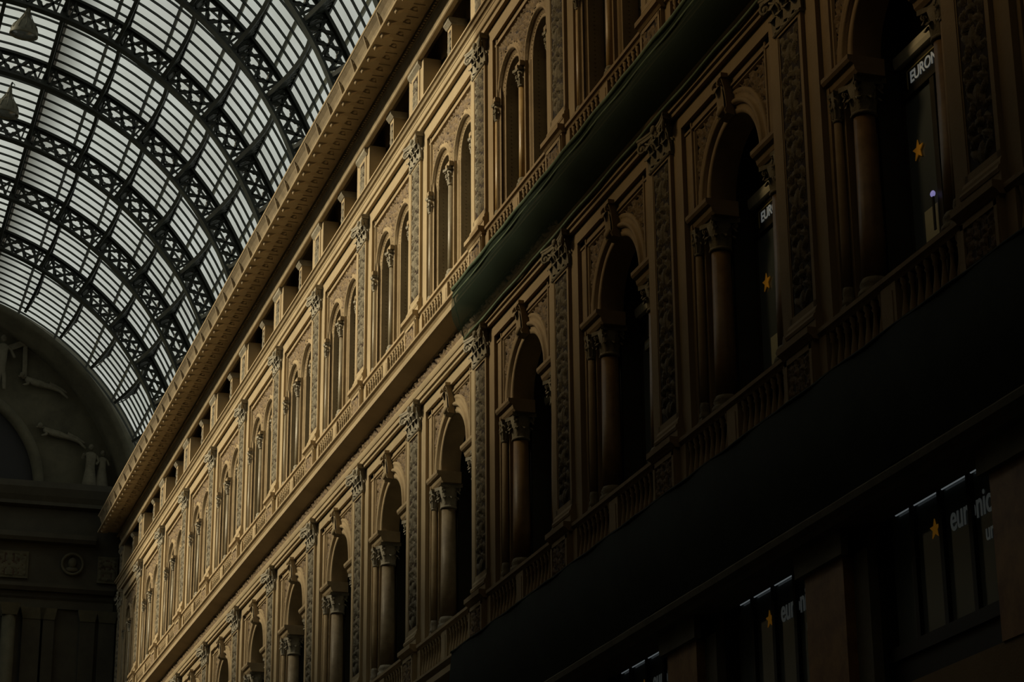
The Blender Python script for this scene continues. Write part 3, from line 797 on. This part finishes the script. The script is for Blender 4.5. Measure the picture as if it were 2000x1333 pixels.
# ---- middle storey arch: origin at y = bay centre, z = springing 15.63
def make_arch():
    t = thing('arched_opening', 'x', 'arch', (0, 0, 15.63), 'tall arched openings of the middle storey')
    zb = 11.1 - 15.63; zt = 17.17 - 15.63; S = 0.0
    f = MB()
    for s in (-1, 1):
        f.extz([(.12, s * 1.72), (.12, s * 1.47), (.10, s * 1.46), (.10, s * 1.42), (.13, s * 1.41), (.13, s * 1.37), (.17, s * 1.35), (.17, s * 1.78), (.12, s * 1.78)][::s], zb if False else -.02, zt)
    f.ext([(.12, zt), (.12, zt - .10), (.10, zt - .11), (.10, zt - .15), (.13, zt - .16), (.13, zt - .19), (.17, zt - .22), (.22, zt)], -1.78, 1.78)
    ob('frame_moulding', f, PLR, t)
    for s, nm in ((-1, 'near'), (1, 'far')):
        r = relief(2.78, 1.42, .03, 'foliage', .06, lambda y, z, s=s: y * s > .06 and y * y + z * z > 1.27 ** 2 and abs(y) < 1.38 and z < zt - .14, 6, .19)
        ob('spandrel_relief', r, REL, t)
    prof = [(1.34, .2), (1.34, .15), (1.31, .13), (1.27, .15), (1.19, .16), (1.185, .12), (1.15, .10), (1.11, .12), (1.105, .17), (1.04, .18), (1.035, .16), (.96, .17), (.95, .20), (.95, .60), (1.34, .60)]
    ob('archivolt', MB().sweep(prof, 0, 0, 0, pi, 32), PLR, t)
    k = MB(); k.ext([(.16, 1.60), (-.02, 1.60), (-.05, 1.54), (-.03, 1.50), (.0, 1.38), (.02, 1.22), (.03, 1.08), (-.0, 1.0), (.03, .96), (.16, .94)], -.15, .15)
    k.box(-.06, .16, -.19, .19, 1.53, 1.60); k.ball((-.0, 0, 1.04), (.06, .13, .08)); volute(k, (-.04, -.1, 1.46), (-1, 0), .05, .02); volute(k, (-.04, .1, 1.46), (-1, 0), .05, .02)
    acanthus(k, -.0, 0, 1.02, -1, 0, .4, .26, .10)
    ob('keystone', k, PL, t)
    for s in (-1, 1):
        im = MB(); im.ext([(.6, -.25), (.20, -.25), (.16, -.20), (.14, -.12), (.09, -.10), (.06, -.06), (.06, 0), (.6, 0)], s * .86 if s > 0 else -1.70, 1.70 if s > 0 else -.86); ob('impost', im, PLR, t)
    for s in (-1, 1):
        j = MB(); j.box(.26, .62, min(s * 1.42, s * 1.8), max(s * 1.42, s * 1.8), zb, 0.0); j.box(.14, .26, min(s * 1.62, s * 1.8), max(s * 1.62, s * 1.8), zb, 0.0)
        ob('jamb', j, PLR, t)
    for s in (-1, 1):
        for (yy, xx, r) in ((1.15, .40, .165), (1.53, .20, .065)):
            y = s * yy
            c_ = MB(); zz = -.25 if r > .1 else -.25; ch = .46 if r > .1 else .40
            c_.lathe([(r * 1.02, 12.55 - 15.63), (r * 1.0, -2.4), (r * .88, zz - ch - .01)], xx, y, 0, 18); co_ = ob('column', c_, MARB if r > .1 else PLR, t)
            ca = col_capital(r * .9, ch, r * 1.45); ca.xf(Matrix.Translation((xx, y, zz - ch))); ob('capital', ca, ST, co_)
            ba = MB(); q = 12.13 - 15.63
            ba.lathe([(r * 1.35, q + .16), (r * 1.42, q + .20), (r * 1.35, q + .25), (r * 1.12, q + .28), (r * 1.25, q + .33), (r * 1.15, q + .38), (r * 1.02, q + .42)], xx, y, 0, 16)
            ba.box(xx - r * 1.4, xx + r * 1.4, y - r * 1.4, y + r * 1.4, q, q + .16); ob('base', ba, ST, co_)
    return t
ar = make_arch(); art = tree(ar); first = True
for b in range(-5, 8):
    lab = 'tall round arch on dark columns, ' + atb(b)
    if first: ar.location = (0, 5 * b + 2.5, 15.63); ar['label'] = lab; first = False
    else: dup(art, (0, 5 * b + 2.5, 15.63), lab)

# ---- lettering
def text_mesh(body, size, m, depth=.006, spacing=1.0, wd=1.0):
    cu = bpy.data.curves.new('lettering', 'FONT'); cu.body = body; cu.size = size; cu.extrude = depth; cu.space_character = spacing
    cu.offset = .002 * size / .2
    o = bpy.data.objects.new('tmp', cu); COL.objects.link(o); dg = bpy.context.evaluated_depsgraph_get()
    me = bpy.data.meshes.new_from_object(o.evaluated_get(dg)); bpy.data.objects.remove(o)
    xs = [v.co.x for v in me.vertices]; cx = (min(xs) + max(xs)) / 2; x0 = min(xs)
    for v in me.vertices:
        x, y, z = v.co; v.co = (-z, -(x - x0) * wd, y)       # reads left to right for a viewer facing +x: left is +y
    me.flip_normals() if hasattr(me, 'flip_normals') else None
    me.materials.clear(); me.materials.append(m)
    return me
def star_mb(r):
    v = [(0, r * (1 if i % 2 == 0 else .42) * sin(2 * pi * i / 10), r * (1 if i % 2 == 0 else .42) * cos(2 * pi * i / 10)) for i in range(10)]
    m = MB(); m.add([(0, y, z) for _, y, z in v] + [(.012, y, z) for _, y, z in v], [list(range(10)), list(range(19, 9, -1))] + [(i, (i + 1) % 10, 10 + (i + 1) % 10, 10 + i) for i in range(10)])
    return m
# ---- glazed shop windows behind the middle arches
def make_shop(sign):
    t = thing('shop_window', 'x', 'window', (1.0, 0, 0), 'glazed shop windows behind the middle arches')
    f = MB(); z0, z1 = 11.3, 15.95
    for a, c in ((-1.2, -1.10), (1.10, 1.2), (.22, .34), (-.62, -.52)): f.box(-.04, .05, a, c, z0, 15.2)
    f.box(-.03, .05, -1.2, 1.2, 15.50, 15.62); f.box(-.05, .05, -1.2, 1.2, 15.15, 15.24); f.box(-.04, .05, -1.2, 1.2, 12.9, 12.97)
    f.box(.0, .2, -1.2, 1.2, 15.62, 17.2)
    ob('window_frame', f, WOOD, t)
    tr = MB(); tr.ext([(.1, 15.64), (-.10, 15.64), (-.12, 15.70), (-.12, 15.80), (-.06, 15.84), (.1, 15.86)], -1.25, 1.25); ob('transom', tr, BEAM, t)
    for a, c in ((-1.1, -.62), (-.52, .22), (.34, 1.1)): ob('pane', MB().box(.0, .01, a, c, 12.97, 15.15), GLD, t)
    for a, c in ((-1.1, -.62), (-.52, .22), (.34, .80)): ob('bottom_panel', MB().box(-.01, .0, a + .08, c - .02, 12.99, 13.42), CREAM, t)
    sb = MB(); sb.box(-.05, .0, -1.1, 1.1, 15.2, 15.52); sbo = ob('sign_board', sb, BLK, t)
    if sign == 'long':
        bo = MB(); 
        for a, c, e, h in ((-.9, .9, 15.49, 15.505), (.885, .90, 15.24, 15.505), (-.9, -.885, 15.24, 15.505)): bo.box(-.062, -.05, a, c, e, h)
        ob('sign_border', bo, GOLD, sbo)
        ob('lettering', text_mesh('EURONICS', .235, SIGN, .005, 1.0, .97), SIGN, sbo, (-.058, .80, 15.295))
        ob('star', star_mb(.15), STARE, t, (-.03, .82 if False else .80, 14.32))
    else:
        nb = MB(); nb.box(-.03, .0, .35, .95, 14.98, 15.17); ob('notice', nb, CREAM, t)
        nb = MB(); nb.box(-.034, -.03, .38, .92, 15.03, 15.08); ob('notice_stripe', nb, WHT, t)
    return t
wdw = MB().box(1.02, 1.06, Y0, Y1, 11, 17.3)
for kind, bs in (('long', (-5, -4, -3)), ('plain', range(-2, 7))):
    s0 = make_shop(kind); st = tree(s0); first = True
    for b in bs:
        lab = ('shop window with white lettered sign, ' if kind == 'long' else 'dark shop window with cream panels, ') + atb(b)
        lc = (1.0, 5 * b + 2.5, 0)
        if first: s0.location = lc; s0['label'] = lab; first = False
        else: dup(st, lc, lab)
sl = MB(); 
for b in range(-5, 8):
    for s in (-1, 1): sl.box(.62, 1.2, 5 * b + 2.5 + s * 1.2 - .05, 5 * b + 2.5 + s * 1.2 + .05, 11, 17.2)
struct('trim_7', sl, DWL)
o = ob('glowing_lamp', MB().ball((0, 0, 0), (.03, .05, .045)), EM_V, None, (.9, -17.14, 13.50)); tag(o, 'tiny violet lamp glowing in the nearest shop window', 'lamp')
o2 = MB().box(-.01, .01, -.02, .02, -.5, 0); ob('stem', o2, WOOD, o)

# ---- mezzanine windows
def make_mez():
    t = thing('mezzanine_window', 'x', 'window', (0, 0, 0), 'wide mezzanine shop windows')
    f = MB()
    f.box(.40, .55, -1.5, 1.5, 9.45, 9.62); f.box(.40, .6, -1.5, 1.5, 7.55, 7.72); f.box(.45, .6, -1.5, 1.5, 7.1, 7.6)
    f.box(.36, .6, 1.38, 1.5, 7.1, 9.62); f.box(.42, .6, -1.5, -1.42, 7.1, 9.62); ob('window_frame', f, BLK, t)
    mu = MB().box(.47, .55, -.045, .045, 7.6, 9.5); mm_ = mu.mesh('mullion', BLK)
    for y in (.74, .01, -.72): ob('mullion', mm_, BLK, t, (0, y, 0))
    gm = MB().box(.53, .54, -.36, .36, 7.7, 9.47).mesh('pane', GLD)
    for y in (1.09, .375, -.355, -1.085): ob('pane', gm, GLD, t, (0, y, 0))
    ob('star', star_mb(.13), STARE, t, (.52, .25, 8.98))
    ob('lettering', text_mesh('euronics', .46, SIGD, .004, 1.0, .72), SIGD, t, (.52, -.16, 8.84))
    ob('lettering', text_mesh('ur', .30, SIGD, .004, 1.0, .75), SIGD, t, (.52, -.98, 8.52))
    return t
mz = make_mez(); mzt = tree(mz); first = True
for b in (-5, -4, -3, -2):
    lab = 'mezzanine window with orange star, ' + atb(b)
    if first: mz.location = (0, 5 * b + 2.5, 0); mz['label'] = lab; first = False
    else: dup(mzt, (0, 5 * b + 2.5, 0), lab)
    tb = ob('tube_lamp', MB().tube([(0, -1.2, 0), (0, 1.2, 0)], .012, 6), EM_W, None, (.50, 5 * b + 2.5, 9.40)); tag(tb, 'thin white tube light behind glass, ' + atb(b), 'lamp', 'tube lights in the mezzanine')
    ob('end_cap', MB().box(-.015, .015, 1.2, 1.23, -.015, .015), BLK, tb)
for k in range(-4, -1):
    t = thing('marble_pier_panel', 'orange marble panel beside mezzanine window, ' + atp(k), 'panel', (0, 5 * k, 0), 'orange marble panels between mezzanine windows')
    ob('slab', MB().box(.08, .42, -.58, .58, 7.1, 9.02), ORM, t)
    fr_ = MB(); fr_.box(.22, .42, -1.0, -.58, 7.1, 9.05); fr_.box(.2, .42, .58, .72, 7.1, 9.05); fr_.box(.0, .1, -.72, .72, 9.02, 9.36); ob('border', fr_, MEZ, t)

# ================================================================== green nets
def net(xa, za, xb, zb, y0, y1a, y1b, bulge, cap):
    m = MB(); n = int((y1a - y0) / .25); q = 8; vs = []
    for i in range(n + 1):
        t = i / n
        for j in range(q + 1):
            u = j / q; y = y0 + (((1 - u) * y1a + u * y1b) - y0) * t
            near = math.exp(-((y - 5 * round(y / 5)) / .55) ** 2)
            x = xa + (xb - xa) * u - bulge * sin(pi * u) * .4 - cap * near * u + .015 * sin(y * 3.1 + 4 * u)
            z = za + (zb - za) * u - .06 * sin(pi * u) + (.02 * sin(y * 1.7) + cap * .6 * near) * u
            vs.append((x, y, z))
    fs = [(i * (q + 1) + j, i * (q + 1) + j + 1, (i + 1) * (q + 1) + j + 1, (i + 1) * (q + 1) + j) for i in range(n) for j in range(q)]
    return m.add(vs, fs, True)
nt = thing('debris_net', 'long green safety net slung under the upper ledge, near part of facade', 'net', (0, 0, 18.4))
ob('sheet', net(-.53, 0.04, -.10, -.80, Y0, .12, .72, .34, .06), NET, nt)
r_ = MB(); r_.tube([(-.53, Y0 + (.13 - Y0) * i / 60, .02 + .012 * sin(i * 1.9)) for i in range(61)], .045, 7); ob('rolled_upper_edge', r_, NETD, nt)
r_ = MB(); r_.tube([(-.52, Y0 + (.14 - Y0) * i / 60, -.14 + .012 * sin(i * 1.3)) for i in range(61)], .028, 6); r_.tube([(-.53, .12, .0), (-.44, .25, -.3), (-.12, .7, -.8)], .012, 5); ob('seam_cord', r_, NETD, nt)
r_ = MB(); r_.tube([(-.12, Y0 + (.7 - Y0) * i / 60, -.80 + .012 * sin(i * 1.3)) for i in range(61)], .03, 6); ob('lower_cord', r_, NETD, nt)
nt2 = thing('debris_net', 'dark green safety net hung below the middle ledge in deep shade', 'net', (0, 0, 11.0))
ob('sheet', net(-.51, 0.08, -.24, -1.42, Y0, .3, .8, .25, .0), NETK, nt2)
r_ = MB(); r_.tube([(-.51, Y0 + (.3 - Y0) * i / 60, .06 + .01 * sin(i * 1.9)) for i in range(61)], .02, 6); ob('rolled_upper_edge', r_, NETK, nt2)

# ================================================================== floodlights under the roof arches
def lamp(loc, label, rot):
    t = thing('bell_floodlight', label, 'lamp', loc, 'bell-shaped floodlights under the glass roof')
    t.rotation_euler = rot
    h = MB(); h.lathe([(.05, .10), (.075, .0), (.09, -.12), (.12, -.24), (.19, -.33), (.28, -.42), (.36, -.54), (.42, -.70), (.45, -.84), (.45, -.87), (.42, -.87), (.36, -.70), (.1, -.4)], n=24)
    ob('shade', h, BRASS, t)
    rg = MB()
    for k in range(12):
        a = 2 * pi * k / 12; rg.tube([(.09 * cos(a), .09 * sin(a), -.1), (.21 * cos(a), .21 * sin(a), -.34), (.37 * cos(a), .37 * sin(a), -.54), (.43 * cos(a), .43 * sin(a), -.72)], .012, 4)
    ob('cooling_fins', rg, BRASS, t)
    k = MB(); k.tube([(0, 0, .08), (0, 0, .2), (.03, 0, .3)], .035, 6); k.tube([(.05 + .07 * cos(a * .5), 0, .2 + .07 * sin(a * .5)) for a in range(13)], .014, 5); ob('hook', k, IRON, t)
    g = MB(); g.lathe([(.40, -.83), (.40, -.82)], n=24); ob('lens', g, GLD, t)
    return t
lamp((-7.24, 25.0, 36.36), 'ribbed bell floodlight hanging at the top left corner, higher of two', (0.12, .1, 0))
lamp((-7.25, 30.0, 35.90), 'bell floodlight with curled hook at the left edge, lower of two', (.08, .12, 0))

# ================================================================== far end wall
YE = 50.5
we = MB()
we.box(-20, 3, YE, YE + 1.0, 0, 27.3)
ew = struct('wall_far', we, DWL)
def fsweep(mb, prof, cx, cz, a0, a1, n):   # profile (r,y) swept in x-z
    m = len(prof); vs = []
    for i in range(n + 1):
        a = a0 + (a1 - a0) * i / n; vs += [(cx + r * cos(a), y, cz + r * sin(a)) for r, y in prof]
    mb.add(vs, [(i * m + j, i * m + (j + 1) % m, (i + 1) * m + (j + 1) % m, (i + 1) * m + j) for i in range(n) for j in range(m)] + [list(range(m)), list(range(n * m, n * m + m))[::-1]], True)
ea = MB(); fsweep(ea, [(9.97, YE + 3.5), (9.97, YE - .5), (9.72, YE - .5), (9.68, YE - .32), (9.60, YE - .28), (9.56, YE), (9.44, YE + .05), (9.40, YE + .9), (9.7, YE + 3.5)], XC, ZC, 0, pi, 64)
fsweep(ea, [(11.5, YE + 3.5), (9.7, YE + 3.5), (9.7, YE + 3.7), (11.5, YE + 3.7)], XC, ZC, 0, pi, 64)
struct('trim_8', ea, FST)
el = MB()
prof = [(YE + .2, 27.3), (YE - .4, 27.35), (YE - .4, 27.5), (YE - .55, 27.7), (YE - .7, 28.0), (YE - .7, 28.25), (YE + .9, 28.3)]
def extx(mb, prof, x0, x1):
    n = len(prof); vs = [(x0, y, z) for y, z in prof] + [(x1, y, z) for y, z in prof]
    mb.add(vs, [(i, (i + 1) % n, n + (i + 1) % n, n + i) for i in range(n)] + [list(range(n))[::-1], list(range(n, 2 * n))])
extx(el, prof, -20, 0); extx(el, [(YE + .0, 25.83), (YE - .45, 25.83), (YE - .55, 25.97), (YE - .55, 26.17), (YE + .0, 26.26)], -20, -1.05)
extx(el, [(YE, 23.85), (YE - .2, 23.85), (YE - .3, 24.0), (YE - .3, 24.14), (YE, 24.19)], -20, -.2); extx(el, [(YE, 23.18), (YE - .12, 23.18), (YE - .12, 23.52), (YE - .2, 23.61), (YE, 23.66)], -20, -.2)
struct('trim_9', el, DWL)
ar2 = thing('archway', 'small round stone arch low on the far end wall lunette', 'arch', (-7.64, YE, 28.3))
q = MB(); fsweep(q, [(4.45, YE + .86), (4.45, YE + .5), (4.1, YE + .5), (4.05, YE + .7), (4.05, YE + .86)], 0, 0, 0, pi, 40); q.xf(Matrix.Translation((0, -YE, 0))); ob('arch_band', q, FST, ar2)
q = MB(); q.add([(4.05 * cos(pi * i / 30), .84, 4.05 * sin(pi * i / 30)) for i in range(31)], [list(range(31))]); ob('dark_opening', q, BLK, ar2)
q = MB().box(-4.05, 4.05, .3, .84, 0.01, .16); ob('sill', q, DWL, ar2)
# relief backdrop of lunette
lb = MB(); lb.add([(XC + 9.6 * cos(pi * i / 40), YE + .88, ZC + .2 + 9.6 * sin(pi * i / 40)) for i in range(41)], [list(range(41))])
ob('lunette_field', lb, FST, ew)
# figures
def figure(name, label, joints, edges, head, loc, hr=.14, extra=None):
    me = bpy.data.meshes.new(name); me.from_pydata([j[:3] for j in joints], edges, []); me.materials.append(FIG)
    o = bpy.data.objects.new(name, me); COL.objects.link(o); o.location = loc
    sk = o.modifiers.new('skin', 'SKIN'); lay = me.skin_vertices[0] if len(me.skin_vertices) else None
    if lay is None:
        dgd = bpy.context.evaluated_depsgraph_get(); lay = me.skin_vertices[0] if len(me.skin_vertices) else None
    if lay is not None:
        for i, j in enumerate(joints): lay.data[i].radius = (j[3], j[3])
        lay.data[0].use_root = True
    o.modifiers.new('sub', 'SUBSURF').levels = 2; o.modifiers['sub'].render_levels = 2
    tag(o, label, 'relief figure')
    hd = MB().ball(head, (hr * .8, hr * .8, hr), 12, 9); hd.ball((head[0], head[1] - hr * .75, head[2] - .02), (.03, .04, .04)); ob('head', hd, FIG, o)
    dr = MB()
    if extra: extra(dr); ob('drapery', dr, FIG, o)
    return o
def skirt(dr): dr.lathe([(.32, 0), (.30, .25), (.24, .6), (.18, .95), (.17, 1.0)], 0, 0, -.98, 14)
figure('standing_figure', 'pale standing robed statue in the corner of the far lunette', [(0, 0, 0, .17), (0, 0, .3, .19), (0, 0, .55, .16), (0, 0, .66, .07), (.22, 0, .5, .07), (.33, -.06, .22, .055), (.22, -.15, .05, .04), (-.22, 0, .5, .07), (-.36, -.05, .3, .055), (-.30, -.2, .5, .04), (.1, 0, -.1, .11), (.12, 0, -.5, .09), (.12, -.03, -.93, .06), (-.1, 0, -.1, .11), (-.14, 0, -.5, .09), (-.16, -.03, -.93, .06)],
       [(0, 1), (1, 2), (2, 3), (2, 4), (4, 5), (5, 6), (2, 7), (7, 8), (8, 9), (0, 10), (10, 11), (11, 12), (0, 13), (13, 14), (14, 15)], (0, -.02, .82), (-1.36, YE + .4, 29.35), .14, skirt)
figure('standing_figure', 'smaller draped statue beside the standing robed one', [(0, 0, 0, .15), (0, 0, .3, .17), (0, 0, .5, .14), (0, 0, .6, .06), (.2, 0, .45, .06), (.28, -.1, .2, .05), (-.2, 0, .45, .06), (-.3, -.1, .2, .05), (.1, 0, -.4, .08), (.1, 0, -.85, .06), (-.1, 0, -.4, .08), (-.12, 0, -.85, .06)],
       [(0, 1), (1, 2), (2, 3), (2, 4), (4, 5), (2, 6), (6, 7), (0, 8), (8, 9), (0, 10), (10, 11)], (0, -.02, .75), (-.87, YE + .45, 29.22), .13, skirt)
recl = [(0, 0, 0, .17), (-.3, 0, .1, .18), (-.55, 0, .2, .14), (-.65, 0, .26, .06), (-.5, -.1, 0, .06), (-.75, -.15, -.1, .05), (-.6, .0, .3, .06), (-.95, 0, .32, .045), (.35, 0, .08, .12), (.75, 0, -.05, .09), (1.1, 0, -.25, .06), (.4, -.08, -.06, .11), (.8, -.1, -.2, .08), (1.15, -.1, -.5, .05)]
re_ = [(0, 1), (1, 2), (2, 3), (2, 4), (4, 5), (2, 6), (6, 7), (0, 8), (8, 9), (9, 10), (0, 11), (11, 12), (12, 13)]
figure('reclining_figure', 'floating reclined relief figure above the standing statues of the lunette', recl, re_, (-.78, -.02, .38), (-2.68, YE + .7, 30.65), .13)
figure('reclining_figure', 'reclining relief figure higher up the curved lunette', recl, re_, (-.78, -.02, .38), (-3.55, YE + .7, 32.77), .13)
figure('winged_figure', 'winged relief figure near the top left of the lunette', [(0, 0, 0, .2), (0, 0, .4, .22), (0, 0, .7, .18), (0, 0, .85, .07), (.3, 0, .6, .08), (.5, -.05, .2, .06), (-.3, 0, .6, .08), (-.5, 0, .2, .06), (.1, 0, -.6, .12), (.15, 0, -1.2, .07), (-.1, 0, -.6, .12), (-.15, 0, -1.2, .07)],
       [(0, 1), (1, 2), (2, 3), (2, 4), (4, 5), (2, 6), (6, 7), (0, 8), (8, 9), (0, 10), (10, 11)], (0, -.02, 1.05), (-5.18, YE + .6, 33.6), .16,
       lambda d: (d.bar((.1, .1, .6), (.9, .12, 1.0), .25, .06, (0, 1, 0)), d.bar((.9, .12, 1.0), (.95, .12, -.6), .18, .05, (0, 1, 0))))
# lower part of the end wall: columns, pilasters, medallion
for i, (x, wd) in enumerate(((-3.35, .4), (-2.77, .27), (-1.19, .3), (-.42, .32))):
    t = thing('end_wall_pilaster', ['broad shaded pilaster on the end wall left of the medallion', 'slim shaded pilaster on the end wall next to the broad one', 'slim shaded pilaster on the end wall right of the medallion', 'shaded carved pilaster on the end wall next to the facade corner'][i], 'pilaster', (x, YE, 12))
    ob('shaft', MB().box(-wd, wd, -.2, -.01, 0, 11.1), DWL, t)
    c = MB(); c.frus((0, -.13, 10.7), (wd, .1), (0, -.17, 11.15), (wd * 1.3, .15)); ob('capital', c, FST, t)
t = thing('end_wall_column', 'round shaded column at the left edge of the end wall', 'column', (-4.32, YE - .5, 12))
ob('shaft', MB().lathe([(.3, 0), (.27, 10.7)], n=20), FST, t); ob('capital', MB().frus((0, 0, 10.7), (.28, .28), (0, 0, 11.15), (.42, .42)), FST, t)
t = thing('medallion', 'round carved medallion in the frieze of the end wall', 'medallion', (-1.91, YE, 25.05))
q = MB(); q.tube([(.42 * cos(2 * pi * i / 24), -.12, .42 * sin(2 * pi * i / 24)) for i in range(25)], .06, 6, False); ob('ring', q, FST, t)
q = MB(); q.ball((0, -.1, .05), (.18, .12, .22)); q.ball((0, -.08, -.22), (.28, .1, .12)); ob('bust', q, FST, t)
for x, lab in ((-4.41, 'carved relief panel of the end wall frieze at the left edge'), (-.5, 'carved relief panel of the end wall frieze beside the facade corner')):
    t = thing('carved_tablet', lab, 'tablet', (x, YE - .01, 24.35))
    ob('slab', MB().box(-.75 if x < -1 else -.4, .75 if x < -1 else .4, -.1, .0, 0, 1.1), FST, t)
    r = relief(1.3 if x < -1 else .7, .9, .05, 'foliage', .07, seed=8); r.xf(Matrix.Translation((0, -.11, .1)) @ Matrix.Rotation(pi / 2, 4, 'Z')); ob('carving', r, FST, t)
